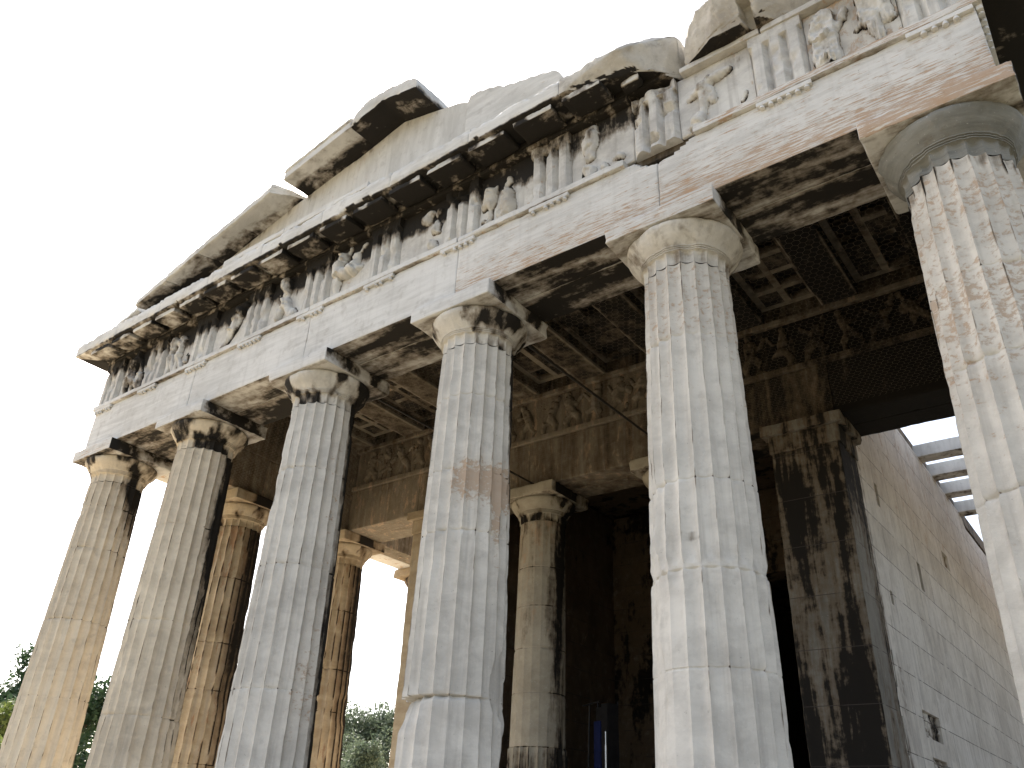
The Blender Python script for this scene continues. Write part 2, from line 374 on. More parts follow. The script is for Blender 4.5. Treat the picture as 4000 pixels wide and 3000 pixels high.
def make_column(loc, seed, joints, spalls=(), wear=None, cut=None, soot=None, ochre=None, cap_soot=.40, ab_soot=.25, ab_och=.25, mat=None, label=None, chip=1., nper=10, abch=.065, rb=.503, cap_mat=None):
    mat = mat or M_col
    lf = lambda f: (lambda P, N: f(np.arctan2(P[:, 1], P[:, 0]), P[:, 2], P))
    def sf(a, z, P):
        b = soot(a, z, P); u = np.abs(2*((a*20/(2*np.pi)) % 1.0)-1)
        wf = 1 if wear is None else 1-np.clip(wear(a, z)*1.3, 0, 1)
        b = b+.50*(u > .97)*np.clip((fbm(P, 6, seed+31, 3)-.36)*4, 0, 1)*wf
        for j in joints: b = b+.35*np.exp(-((z-j)/.006)**2)*(fbm(P, 4, seed+33, 2) > .45)
        return b
    V, F = arris_shaft(seed, joints, spalls, wear, nper, cut, chipk=chip, rb=rb)
    o = mkobj('column', V, F, mat, T, soot=lf(sf), ochre=lf(lambda a, z, P: ochre(a, z, P)+.16*(np.array([(k*k*37+seed*13) % 11/10-.5 for k in range(12)])[np.searchsorted(np.array(joints), z)])), smooth=26)
    o.location = (loc[0], loc[1], 1.3)
    V, F = capital_mesh(seed+50, nper, chip=chip*1.4)
    cs = cap_soot if callable(cap_soot) else (lambda a, z, P: cap_soot-.24+.52*sstep(.44, .66, fbm(P*np.array([1, 1, .6]), 3.6, seed+91, 4))+.30*sstep(A(80), A(20), angd(a, A(55))))
    mkobj('capital', V, F, cap_mat or mat, o, soot=lf(cs), ochre=lf(lambda a, z, P: .12+0*z), smooth=28)
    V, F = rbox((-.57, -.57, 5.523), (.57, .57, 5.7125), .05, .006, abch, seed+70)
    mkobj('abacus', V, F, M_beam, o, soot=lambda P, N: np.where(N[:, 2] < -.5, .42, np.where(N[:, 0]+N[:, 1] > .5, ab_soot+.05+.4*sstep(.44, .60, fbm(P, 3, seed+92, 3)), ab_soot*.4)), ochre=lambda P, N: np.where(N[:, 1] < -.5, ab_och, .15))
    if label: o['label'] = label
    return o
IN = R(65)   # direction of the sheltered inner side
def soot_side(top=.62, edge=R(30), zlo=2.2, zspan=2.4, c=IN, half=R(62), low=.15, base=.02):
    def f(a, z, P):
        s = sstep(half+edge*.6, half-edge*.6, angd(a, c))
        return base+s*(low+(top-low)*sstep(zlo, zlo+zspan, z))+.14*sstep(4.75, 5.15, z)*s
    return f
def och(fn): return fn
A = R
cols = []
cols.append(make_column((XS[0], 0), 11, [1.9, 2.97, 4.05, 4.72], [(A(-150), 3.5, .5, .35, .035, .3), (A(-60), 1.2, .5, .6, .02, .4)],
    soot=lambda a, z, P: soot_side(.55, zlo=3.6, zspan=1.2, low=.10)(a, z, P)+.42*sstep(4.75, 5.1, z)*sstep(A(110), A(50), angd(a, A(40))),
    ochre=lambda a, z, P: .30+.06*np.sin(z*1.3), cap_soot=.42, ab_och=.42, mat=M_col_glow))
cols.append(make_column((XS[1], 0), 23, [1.55, 2.7, 4.0], [(A(30), 2.0, .4, .9, .03, .4)],
    soot=soot_side(.70, zlo=1.8, zspan=2.2, low=.25, c=A(72), half=A(60)), ochre=lambda a, z, P: .24+.12*gauss(z, 4.3, .7), cap_soot=.38, mat=M_col_glow))
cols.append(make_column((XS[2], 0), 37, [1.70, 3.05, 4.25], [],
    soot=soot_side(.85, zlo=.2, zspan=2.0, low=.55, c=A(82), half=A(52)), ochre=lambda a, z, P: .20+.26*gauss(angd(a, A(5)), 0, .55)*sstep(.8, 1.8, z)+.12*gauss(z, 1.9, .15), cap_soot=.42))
def wear4(TH, Z): return np.where(Z < 1.47, .45*sstep(1.0, .2, angd(TH, A(-60))/1.6)+.1, .0)+.35*sstep(2.7, 1.6, Z)*gauss(angd(TH, A(-10)), 0, .8)*(Z > 1.47)
def cut4(TH, Z, nz):
    lo = Z < 1.489; d = 1.489-Z
    side = sstep(A(75), A(25), angd(TH, A(-142)))
    c = lo*(.034*sstep(A(100), A(80), angd(TH, A(-100)))*np.exp(-(np.maximum(d, 0)/.030)**2)+side*.085*np.clip(1-d/(.26+.25*(nz-.5)), 0, 1))
    c += (Z < .78)*(Z > .2)*.035*sstep(A(40), A(15), angd(TH, A(45)))
    return c-.012*(~lo)*sstep(1.60, 1.49, Z)*side
cols.append(make_column((XS[3], 0), 41, [1.49, 3.0, 3.65, 4.5], [(A(15), 1.6, .35, .28, .045, .25), (A(40), .75, .5, .4, .04, .3), (A(60), 2.4, .3, .5, .035, .3)],
    wear=wear4, cut=cut4, soot=soot_side(.62, zlo=2.6, zspan=1.8, low=.12, c=A(75), half=A(50)),
    ochre=lambda a, z, P: .14+.46*gauss(z, 3.55, .28)*sstep(A(95), A(40), angd(a, A(-10)))+.34*gauss(angd(a, A(-2)), 0, .22)*gauss(z, 3.1, .5), cap_soot=.38,
    label='column with a spalled drum and a stepped break low on its shaft'))
def wear5(TH, Z): return .9*gauss(Z, 2.285, .04)+.75*sstep(2.25, 2.1, Z)*sstep(.75, .25, angd(TH, A(-115)))+.12*sstep(1.6, 1.2, Z)
cols.append(make_column((XS[4], 0), 59, [1.53, 2.25, 2.98, 4.35], [(A(-140), 2.9, .3, .35, .03, .3), (A(-137), 1.15, .28, .8, .05, .25), (A(-138), 2.2, .3, .25, .04, .3), (A(45), 1.0, .25, .8, .035, .3), (A(45), 2.35, .2, .2, .03, .3)],
    wear=wear5, soot=lambda a, z, P: soot_side(.60, zlo=3.6, zspan=1.2, low=.05, c=A(80), half=A(42))(a, z, P)+.62*gauss(z, 2.50, .045)*gauss(angd(a, A(-80)), 0, .22),
    ochre=lambda a, z, P: .16+.26*sstep(2.9, 3.8, z)+.16*gauss(z, 2.9, .2), cap_soot=lambda a, z, P: .30+.2*gauss(angd(a, A(60)), 0, .7), ab_och=.45))
def soot6(a, z, P): return .05+.34*sstep(4.85, 5.1, z)+.4*gauss(angd(a, A(60)), 0, .5)*sstep(3.5, 4.8, z)
cols.append(make_column((XS[5], 0), 67, [.9, 2.45, 3.4, 4.1], [(A(-60), .6, .5, .5, .03, .3)], wear=lambda TH, Z: .25*sstep(3.6, 2.6, Z)+.05,
    soot=soot6, ochre=lambda a, z, P: .28+.24*sstep(2.5, 4.0, z)+.04*sstep(4.4, 4.6, z)-.06*sstep(4.8, 5.1, z), cap_mat=stone('sooty_grey_marble', light=(.25, .25, .23), dark=(.13, .13, .12), soot_shadow_sc=(2.5, 2.5, 2), soot_shadow_amp=.8), cap_soot=lambda a, z, P: .30-.12*sstep(5.35, 5.5, z), ab_soot=.3, ab_och=.62))
# flank columns: one shape, copied
fl0 = make_column((XS[0], YS[1]), 83, [1.25, 2.35, 3.1, 4.2], [(A(20), 2.4, .6, .25, .03, .3)], soot=lambda a, z, P: .12+.36*sstep(A(85), A(30), angd(a, A(45)))+.14*sstep(1.5, 3.5, z),  # shade on the inner side and upper shaft painted into the dark mask
    ochre=lambda a, z, P: .36+0*z, cap_soot=.36, ab_soot=.36, nper=6, mat=None)
FC = stone('marble_flank_column', vstreak=.4, light=(.50, .42, .30), dark=(.32, .25, .16), ochre_c=(.26, .15, .085), vein=(1.5, 1.5, 3), och=(3.2, 3.2, .9), soot_shadow_sc=(3.5, 3.5, .18), soot_shadow_amp=.5, brown=(.14, .09, .05))
for o in [fl0]+list(fl0.children): o.data.materials[0] = FC
for k in range(2, 13): copy_part(fl0, T, (XS[0], YS[k], 1.3))
for k in range(1, 13): copy_part(fl0, T, (XS[5], YS[k], 1.3))
for k in range(1, 5): copy_part(fl0, T, (XS[k], YL, 1.3))

# --- front architrave
def notch(V):
    V = V.copy(); x, z = V[:, 0], V[:, 2]
    top = np.interp(x, [3.50, 3.62, 3.70, 3.82, 4.01, 4.12, 4.25, 4.30], [6.6, 6.50, 6.42, 6.35, 6.37, 6.43, 6.50, 6.6])
    n = (fbm(V, 9, 5, 3)-.5)*.05
    m = sstep(-.012, .012, z-top+n)*(V[:, 1] < -.05)
    V[:, 1] += m*np.where(V[:, 1] < -.33, .14, .0)
    return V
edges = [-XE+.0]+XS[1:5]+[XE]
for i in range(5):
    x0, x1 = edges[i]+.0025, edges[i+1]-.0025
    V, F = rbox((x0, -.48, H+.001), (x1, -.004, 6.474), .032 if i >= 3 else .05, .006, .028, 100+i)
    if i >= 3: V = notch(V)
    oc = [.26, .22, .26, .38, .42][i]
    part('architrave_block', (V, F), M_beam,
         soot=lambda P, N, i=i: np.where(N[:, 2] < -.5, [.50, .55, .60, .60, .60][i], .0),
         ochre=lambda P, N, oc=oc: oc+np.where(N[:, 1] < -.5, .20*sstep(6.3, 5.75, P[:, 2])*(oc > .3)-.05, -.1))
    V, F = rbox((x0, .004, H+.001), (x1, .49, 6.474), .09, .006, .05, 110+i)
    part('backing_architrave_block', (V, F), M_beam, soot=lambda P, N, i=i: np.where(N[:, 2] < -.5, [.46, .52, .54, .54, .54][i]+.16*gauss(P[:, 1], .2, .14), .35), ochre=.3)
# taenia with regulae
def guttae(x, y, z0, parent, ax=0, n=6):
    for k in range(n):
        if random.random() < .12: continue
        d = (k-2.5)*.083; q = (x+d, y, z0) if ax == 0 else (x, y+d, z0)
        h = random.uniform(.026, .040)
        part('gutta', cyl((q[0], q[1], z0-h), q, .027, .020, 10), M_beam, parent=parent, soot=.1, ochre=.2)
random.seed(5)
TX = [-6.49, -5.18, -3.8745, -2.583, -1.2915, 0, 1.2915, 2.583, 3.8745, 5.18, 6.49]
TW = .2575
def taenia(x0, x1, seed, chip=.02):
    V, F = rbox((x0, -.53, 6.4755), (x1, -.30, 6.553), .035, .004, chip, seed)
    return part('taenia', (V, F), M_beam, soot=lambda P, N: np.where(N[:, 2] < -.5, .40, .02), ochre=lambda P, N: np.where(N[:, 1] < -.5, .25+.25*sstep(3.5, 5, P[:, 0]), .4))  # shadow line under the band painted onto its down-facing faces
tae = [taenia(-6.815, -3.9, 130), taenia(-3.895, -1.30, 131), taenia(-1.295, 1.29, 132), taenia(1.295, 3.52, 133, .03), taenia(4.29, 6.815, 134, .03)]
for j, x in enumerate(TX):
    if abs(x-3.8745) < .01: continue
    V, F = rbox((x-TW, -.525, 6.425), (x+TW, -.481, 6.4745), .05, .003, .012, 140+j)
    r = part('regula', (V, F), M_beam, soot=.1, ochre=.25)
    guttae(x, -.503, 6.4255, r)
# north flank taenia, regulae
V, F = rbox((6.50, -.30, 6.4755), (6.815, YL+.3, 6.553), .2, .004, .02, 150); part('taenia', (V, F), M_beam, soot=.2, ochre=.2)
for j in range(8):
    y = -.225+1.27*j
    V, F = rbox((XE+.001, y-TW, 6.425), (XE+.05, y+TW, 6.4745), .05, .003, .012, 160+j)
    r = part('regula', (V, F), M_beam, soot=.2, ochre=.2)
    if j < 4: guttae(XE+.025, y, 6.4255, r, 1)

# --- frieze
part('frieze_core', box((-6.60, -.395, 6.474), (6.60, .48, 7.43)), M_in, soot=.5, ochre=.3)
ZF0, ZF1 = 6.554, 7.36
def triglyph(x, seed, w=TW, brk=0.):
    n = 41; us = np.linspace(-w, w, n); zs = np.concatenate([np.linspace(ZF0, 7.20, 20), [7.215, 7.225, 7.24, 7.26, 7.30, 7.35, ZF1]])
    U, Z = np.meshgrid(us, zs, indexing='ij')
    t = U/w   # two full glyphs at +-1/3, half glyphs at the edges
    g = np.maximum.reduce([1-np.abs(t-1/3.)/.17, 1-np.abs(t+1/3.)/.17, 1-np.abs(t-1)/.16, 1-np.abs(t+1)/.16]).clip(0, 1)
    cut = sstep(7.235, 7.205, Z-.02*(1-g))
    P = np.stack([U+x, Z*0-.5, Z], -1); nz = fbm(P, 6, seed, 3); nf = fbm(P, 18, seed+2, 2)
    y = -.515+.078*g*cut+.05*np.clip((nz-.55)*4, 0, 1)*(1-.6*g)+.012*(nf-.5)
    y += brk*sstep(.5, .75, nz+.3*(Z-6.95))*.05
    V = np.stack([U+x, y, Z], -1).reshape(-1, 3); m = len(zs)
    idx = np.arange(n*m).reshape(n, m)
    F = np.stack([idx[:-1, :-1], idx[1:, :-1], idx[1:, 1:], idx[:-1, 1:]], -1).reshape(-1, 4).tolist()
    # back edge ring
    b = len(V); ring = list(idx[:, 0])+list(idx[-1, 1:])+list(idx[::-1, -1][1:])+list(idx[0, ::-1][1:-1])
    B = V[ring].copy(); B[:, 1] = -.39; V = np.vstack([V, B]); L = len(ring)
    for i in range(L): F.append((ring[i], b+i, b+(i+1) % L, ring[(i+1) % L]))
    return V, F
def dark_tri(lev):
    return lambda P, N: lev*sstep(6.85, 7.30, P[:, 2])+.04+.12*(P[:, 1] > -.47)*(P[:, 1] < -.40)  # black crust towards the top; grooves slightly darker
TL = [.68, .60, .80, .66, .68, .70, .72, .55, .40, .12, .08]
for j, x in enumerate(TX):
    part('triglyph', triglyph(x, 200+j, brk=1 if j in (6, 8) else 0), M_frz, soot=dark_tri(TL[j]), ochre=.30)
def seg_h(U, Z, caps):
    h = np.full(U.shape, -1.)
    for (u0, z0, r0, u1, z1, r1, o0, o1) in caps:
        du, dz = u1-u0, z1-z0; L2 = du*du+dz*dz+1e-9
        t = np.clip(((U-u0)*du+(Z-z0)*dz)/L2, 0, 1)
        r = r0+(r1-r0)*t; d2 = (U-u0-t*du)**2+(Z-z0-t*dz)**2
        hh = np.where(d2 < r*r, o0+(o1-o0)*t+np.sqrt(np.maximum(r*r-d2, 0)), -1.)
        k = .02; h = np.where(h > -.5, np.maximum(h, hh)+k*.25*np.clip(1-np.abs(h-hh)/k, 0, 1), hh)
    return h
def relief_mesh(u0, u1, z0, z1, ybase, caps, seed, folds=0., res=.0125, xoff=0.):
    us = np.arange(u0, u1+1e-6, res); zs = np.arange(z0, z1+1e-6, res)
    U, Z = np.meshgrid(us, zs, indexing='ij')
    P = np.stack([U+xoff, Z*0, Z], -1); nf = fbm(P, 16, seed, 3); nz = fbm(P, 5, seed+7, 3)
    h = seg_h(U-u0+(nf-.5)*.025, Z-z0+(fbm(P, 15, seed+3, 2)-.5)*.025, caps)
    inside = h > 0
    if folds: h = h+folds*np.sin((U*1.0+nz*.06)*150)*inside*sstep(.45, .25, (Z-z0))
    h = np.where(inside, h*1.0+(nf-.5)*.045-.08*np.clip((nz-.56)*5, 0, 1), 0); h = np.clip(h, 0, .22)
    fr = fbm(P*np.array([1, 1, 1.4]), 7, seed+11, 2); h = np.where(fr > .50, np.minimum(h, .055+.05*fbm(P, 22, seed+12, 2)), h)   # broken-off faces
    keep = inside
    idx = np.arange(U.size).reshape(U.shape)
    q = np.stack([idx[:-1, :-1], idx[1:, :-1], idx[1:, 1:], idx[:-1, 1:]], -1).reshape(-1, 4)
    kk = keep.ravel(); q = q[kk[q].any(1)]
    V = np.stack([U+xoff, ybase-h+np.where(inside, 0, .012), Z], -1).reshape(-1, 3)
    used = np.unique(q); mp = -np.ones(len(V), int); mp[used] = np.arange(len(used))
    return V[used], mp[q]
C = lambda u0, z0, r0, u1, z1, r1, o0=.0, o1=.0: (u0, z0, r0, u1, z1, r1, o0, o1)
FIG = [
 [C(.33, .40, .085, .42, .62, .10, .04, .05), C(.42, .62, .07, .44, .76, .06, .05, .05), C(.33, .40, .07, .22, .22, .06, .05, .03), C(.22, .22, .05, .26, .02, .045, .03, 0), C(.36, .38, .075, .47, .20, .06, .05, .05), C(.47, .20, .05, .42, .02, .045, .02, 0), C(.52, .60, .045, .60, .38, .04, .02, 0), C(.62, .25, .10, .64, .05, .10, 0, 0)],
 [C(.18, .35, .06, .22, .62, .07, .03, .04), C(.18, .33, .055, .14, .04, .045, .03, 0), C(.22, .33, .05, .30, .05, .045, .03, 0), C(.40, .30, .06, .44, .58, .075, .03, .04), C(.40, .30, .05, .34, .04, .045, .02, 0), C(.44, .30, .055, .52, .04, .05, .03, 0), C(.62, .22, .08, .63, .18, .08, 0, 0), C(.24, .62, .04, .40, .52, .035, .02, .02)],
 [C(.50, .30, .09, .62, .56, .085, .04, .05), C(.50, .28, .07, .38, .12, .055, .03, 0), C(.62, .56, .06, .70, .66, .05, .03, .02), C(.38, .14, .05, .30, .02, .05, 0, 0), C(.44, .30, .05, .36, .44, .04, .02, 0)],
 [C(.34, .36, .085, .36, .66, .09, .04, .05), C(.34, .34, .07, .26, .10, .06, .04, .02), C(.40, .34, .07, .50, .14, .06, .05, .02), C(.26, .10, .05, .18, .02, .045, 0, 0), C(.22, .52, .04, .32, .60, .05, 0, .02), C(.55, .10, .10, .60, .06, .08, -.02, 0)],
 [C(.18, .32, .08, .23, .60, .09, .06, .08), C(.23, .60, .06, .32, .72, .05, .05, .04), C(.18, .30, .07, .16, .06, .05, .05, .0), C(.26, .34, .075, .34, .32, .075, .07, .05), C(.46, .34, .09, .47, .56, .085, .05, .05), C(.46, .34, .07, .58, .36, .05, .05, .02), C(.52, .60, .05, .62, .70, .04, .02, 0)],
 [C(.44, .56, .09, .52, .64, .08, .0, .0), C(.60, .34, .06, .66, .62, .06, .01, .02), C(.58, .12, .07, .60, .08, .07, .02, .0), C(.66, .30, .035, .72, .52, .03, .02, .02)],
 [C(.14, .34, .13, .17, .56, .12, -.05, -.04), C(.13, .30, .11, .13, .08, .12, -.07, -.07), C(.44, .10, .11, .43, .34, .085, .0, .01), C(.42, .40, .06, .43, .58, .05, 0, 0), C(.36, .08, .07, .38, .05, .07, .03, .02)],
 [C(.24, .44, .10, .26, .58, .105, .0, .02), C(.26, .58, .07, .30, .68, .06, .02, .02), C(.23, .42, .07, .24, .32, .07, .0, .0), C(.22, .10, .10, .21, .04, .10, .0, 0), C(.56, .16, .06, .62, .12, .05, 0, 0), C(.42, .10, .05, .44, .06, .05, 0, 0)],
 [C(.28, .50, .065, .36, .56, .06, .03, .04), C(.36, .56, .055, .55, .60, .045, .03, .02), C(.28, .50, .06, .13, .46, .045, .03, .0), C(.30, .46, .06, .27, .28, .05, .03, .0), C(.27, .28, .045, .24, .12, .04, .0, 0), C(.34, .44, .05, .37, .30, .045, .02, 0), C(.20, .12, .08, .19, .06, .08, .02, .02), C(.66, .12, .03, .70, .20, .025, 0, 0)],
 [C(.16, .08, .13, .17, .42, .115, .0, .02), C(.17, .42, .115, .19, .62, .10, .02, .03), C(.08, .44, .05, .12, .60, .06, .03, .03), C(.27, .44, .04, .34, .52, .035, .02, .02), C(.34, .52, .04, .38, .62, .03, .03, .03), C(.56, .34, .085, .58, .66, .10, .05, .06), C(.57, .34, .06, .62, .08, .05, .05, .0), C(.54, .40, .04, .44, .30, .03, .02, .0), C(.66, .50, .09, .70, .36, .07, .02, .0), C(.72, .28, .06, .66, .28, .05, 0, 0), C(.70, .62, .06, .72, .52, .05, .03, .02)],
]
MS = [.62, .6, .7, .66, .72, .68, .62, .5, .16, .06]
for j in range(10):
    x0, x1 = TX[j]+TW+.003, TX[j+1]-TW-.003
    V, F = rbox((x0, -.445, ZF0), (x1, -.397, ZF1), .06, .004, .03, 230+j, rough=.006)
    lev = MS[j]
    mo = part('metope', (V, F), M_frz, soot=lambda P, N, lev=lev: lev*1.15*sstep(6.8, 7.15, P[:, 2])+.02, ochre=.34 if j < 9 else .5)
    V, F = relief_mesh(x0, x1, ZF0+.002, ZF1-.02, -.444, FIG[j], 260+j, folds=.012 if j == 9 else 0)
    part('relief_figure', (V, F), M_frz if j != 6 else M_brk, parent=mo, soot=lambda P, N, lev=lev, j=j: (.46 if j in (0, 2) else .32 if j == 9 else .27 if j != 4 else .20)+lev*.4*sstep(6.9, 7.3, P[:, 2])-.1*(j == 4)+.34*sstep(-.475, -.45, P[:, 1]), ochre=.28, smooth=60)  # darker close to the panel around each figure
for x0, x1, s in ((-6.78, 3.6, 280), (4.20, 5.05, 281), (5.06, 6.78, 282)):
    V, F = rbox((x0, -.535, 7.3605), (x1, -.40, 7.43), .06, .004, .03, s); part('frieze_crown', (V, F), M_frz, soot=lambda P, N: np.where(P[:, 0] > 4.1, .05, .68), ochre=.35)
# flank friezes (north and south): plain band, cornice
for sx in (-1, 1):
    lo, hi = (sorted((sx*6.32, sx*6.74)))
    part('flank_frieze', rbox((lo, .49, 6.554), (hi, YL+.3, 7.43), .5, .006, .02, 290+sx), M_frz, soot=.45, ochre=.3)
    lo, hi = sorted((sx*5.80, sx*6.318))
    part('inner_frieze', rbox((lo, .50, 6.474), (hi, YL+.3, 7.43), .5, .006, .02, 293+sx), M_in, soot=.48, ochre=.4)
    for k in range(12):
        y0 = (.494 if k == 0 else YS[k]+.0025); y1 = YS[k+1]-.0025 if k < 11 else YL+.47
        for lo, hi, mt, s in ((sx*5.81, sx*6.284, M_in, .46), (sx*6.291, sx*XE, M_beam, .3)):
            a, b = sorted((lo, hi))
            part('flank_architrave_block', rbox((a, y0, H+.001), (b, y1, 6.473), .12, .006, .04, 300+k*3+sx), mt,
                 soot=(lambda P, N, s=s: np.where(N[:, 2] < -.5, s-.12, s)), ochre=.42)
    # cornice of the flank
    P0 = np.array([(-.30, 7.431), (-.52, 7.431), (-.53, 7.47), (-.88, 7.462), (-.93, 7.475), (-.93, 7.70), (-.88, 7.74), (-.30, 7.74)])
    for k in range(8):
        y0, y1 = (-.93 if k == 0 else .35+4*k-4), .345+4*k
        V, F = sweep(P0, y0, y1, .10, .02, 340+k)
        W_ = V.copy(); W_[:, 0] = sx*(-V[:, 1]+6.28); W_[:, 1] = V[:, 0]
        if sx < 0: F = [tuple(f)[::-1] for f in F]
        if k == 0: 
            W_ = W_; c = np.abs(W_[:, 0])-6.76
            W_[:, 1] = np.maximum(W_[:, 1], -.46-np.maximum(c, 0)*1.0)
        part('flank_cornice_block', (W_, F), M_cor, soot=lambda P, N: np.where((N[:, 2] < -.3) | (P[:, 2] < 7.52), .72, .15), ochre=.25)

# --- front cornice
GP = [(-.30, 7.4305), (-.54, 7.4305), (-.545, 7.475), (-.885, 7.462), (-.93, 7.475), (-.93, 7.70), (-.915, 7.735), (-.30, 7.74)]
jo = [-7.23, -5.92, -4.65, -3.38, -2.11, -.84, .43, 1.70, 2.97]
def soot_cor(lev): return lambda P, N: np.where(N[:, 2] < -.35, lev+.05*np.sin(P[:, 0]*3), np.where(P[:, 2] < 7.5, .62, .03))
for i in range(8):
    V, F = sweep(GP, jo[i]+.002, jo[i+1]-.002, .035, .045, 400+i)
    if i == 0: V[:, 0] = np.maximum(V[:, 0], -6.76+np.minimum(V[:, 1]+.46, 0)-.0)
    part('cornice_block', (V, F), M_cor, soot=soot_cor([.50, .56, .58, .60, .62, .64, .68, .70][i]), ochre=.24)
def mutule(x0, x1, seed, lev, y0=-.885):
    V, F = rbox((x0, y0, 7.405), (x1, -.56, 7.480), .03, .004, .075, seed, ns=7)
    V[:, 2] += (-.56-V[:, 1])*-.05
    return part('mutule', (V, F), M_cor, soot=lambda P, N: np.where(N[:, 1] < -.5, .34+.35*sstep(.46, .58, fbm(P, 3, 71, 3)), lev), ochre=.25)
for k in range(-10, 6):
    x = k*.6457; lv = .50+.022*(k+10)
    if k == 5: mutule(x-.245, x+.23, 420+k, .66, -.88)
    else: mutule(x-.262, x+.262, 420+k, min(lv, .74))
# broken block right of the joint
def frag():
    V, F = sweep(GP, 2.975, 4.235, .03, .05, 450, step=.03)
    x = V[:, 0]; n = fbm(V, 5, 61, 3); n2 = fbm(V, 14, 62, 2)
    lim = np.interp(x, [3.0, 3.70, 3.76, 3.9, 4.05, 4.235], [-1, -.96, -.86, -.74, -.60, -.50])+(n-.5)*.16+(n2-.5)*.05+np.where(x > 3.7, (7.60-V[:, 2])*.45, 0)
    V[:, 1] = np.where(x > 3.66, np.maximum(V[:, 1], np.minimum(lim, -.40)), V[:, 1])
    top = np.interp(x, [2.97, 3.15, 3.45, 3.7, 3.95, 4.1, 4.24], [0, .08, .22, .27, .27, .22, .12])*sstep(-.95, -.62, V[:, 1])
    V[:, 2] += np.where(V[:, 2] > 7.55, (top+(n-.5)*.07+(n2-.5)*.04)*np.clip((V[:, 2]-7.55)/.15, 0, 1), 0)
    V = cutplanes(V, [(.5, -.8, -.1, 3.78, -.86, 7.6), (.35, -.75, .5, 3.95, -.76, 7.78), (.75, -.6, -.3, 4.02, -.62, 7.55), (.2, -.8, -.6, 3.9, -.72, 7.50)], 64, .02)
    return part('cornice_block', (V, F), M_brk, soot=lambda P, N: np.where((N[:, 2] < -.5) & (P[:, 2] < 7.52), .66, .14+.12*(N[:, 2] > .3)), ochre=.25)
frag()['label'] = 'cornice block with its right half broken away'
mutule(3.60, 3.82, 455, .66, -.70)
def bigfrag():
    V, F = rbox((4.27, -1.0, 7.4315), (5.745, -.25, 7.95), .028, .004, .015, 460)
    z0 = V[:, 2].copy()
    V = cutplanes(V, [(-.75, -.60, .05, 4.30, -.56, 7.50), (-.45, -.9, -.25, 4.62, -.72, 7.60), (.15, -.85, -.55, 5.0, -.74, 7.48), (.05, -.95, -.42, 5.3, -.68, 7.52), (-.55, -.25, .80, 4.42, -.60, 7.82),
        (-.1, -.45, .9, 4.9, -.75, 7.88), (.6, -.7, -.45, 5.08, -.66, 7.44), (-.9, -.1, .35, 4.29, -.5, 7.7), (.0, -1, 0, 4.9, -.86, 7.7)], 63, .02)
    x, y, z = V.T
    # cutting for the water channel
    m = (x > 4.95) & (x < 5.06) & (V[:, 1] < -.50) & (z0 < 7.56); V[m, 1] += .15; V[m, 2] += .03
    return part('cornice_block', (V, F), M_brk, soot=lambda P, N: np.where((N[:, 2] < -.55) & (P[:, 2] < 7.5), .60, .13+.16*sstep(7.7, 7.95, P[:, 2])), ochre=.27)
bigfrag()['label'] = 'boulder-like broken cornice block above the right metopes'
V, F = sweep(GP, 5.75, 6.6, .04, .03, 470); part('cornice_block', (V, F), M_cor, soot=soot_cor(.4), ochre=.3)
# ledge slab on the cornice
for x0, x1, s in ((-3.1, -1.7, 474), (-1.695, -.03, 475)):
    V, F = rbox((x0, -.905, 7.742), (x1, -.50, 7.83), .04, .005, .03, s); part('cornice_course', (V, F), M_cor, soot=.05, ochre=.24)

# --- tympanum
def zb(x): return np.interp(x, [-7.2, -6.6, -2.28, -.64, 0, .65, 2.0], [7.66, 7.76, 8.84, 9.12, 9.285, 9.12, 8.80])
def tym(x0, x1, topf, yf, seed, res=.05):
    xs = np.arange(x0, x1+1e-6, res); xs = np.linspace(x0, x1, len(xs)); n = 26
    V, rows = [], []
    for yy in (yf, -.16):
        for x in xs:
            t = topf(x); zz = 7.735+(t-7.735)*np.linspace(0, 1, n); rows.append(0)
            for z in zz: V.append((x, yy, z))
    V = np.array(V); m = len(xs); idx = np.arange(2*m*n).reshape(2, m, n)
    f = lambda I: np.stack([I[:-1, :-1], I[1:, :-1], I[1:, 1:], I[:-1, 1:]], -1).reshape(-1, 4)
    F = np.vstack([f(idx[0]), f(idx[1])[:, ::-1], f(np.stack([idx[0, :, -1], idx[1, :, -1]], 1)), f(np.stack([idx[1, 0, :], idx[0, 0, :]], 0).T[:, :])[:, ::-1]*0+f(np.stack([idx[1, 0, :], idx[0, 0, :]], 1)), f(np.stack([idx[0, -1, :], idx[1, -1, :]], 1))])
    e = np.minimum(V[:, 0]-x0, x1-V[:, 0]); nn = fbm(V, 7, seed, 3)
    V[:, 1] += np.where(V[:, 1] < -.3, np.exp(-(e/.02)**2)*.008+(fbm(V, 4, seed+1, 3)-.5)*.012, 0)
    return V, F
tj = [-6.6, -3.9, -1.9, -.95, 1.215]
for i in range(4):
    tf = (lambda x: max(7.75, float(zb(x))-.005)) if i < 3 else (lambda x: float(np.interp(x, [-.95, 0, .66, .8, 1.0, 1.08, 1.215], [9.05, 9.27, 9.10, 9.06, 9.01, 8.98, 8.90])) if x > -.9 else float(zb(x))-.005)
    part('tympanum_block', tym(tj[i]+.002, tj[i+1]-.002, tf, -.46, 480+i), M_tym, soot=lambda P, N: .05+.26*gauss(P[:, 2], zb(P[:, 0])-.02, .12), ochre=lambda P, N: .30+.10*gauss(P[:, 0], -.9, .4))
part('tympanum_block', tym(1.22, 2.74, lambda x: float(np.interp(x, [1.22, 1.26, 1.4, 1.75, 1.8, 2.4, 2.6, 2.68, 2.74], [8.86, 8.95, 8.95, 8.84, 8.78, 8.60, 8.53, 8.47, 8.30]))+.01*math.sin(x*37), -.50, 490), M_cor, soot=.05, ochre=.27)

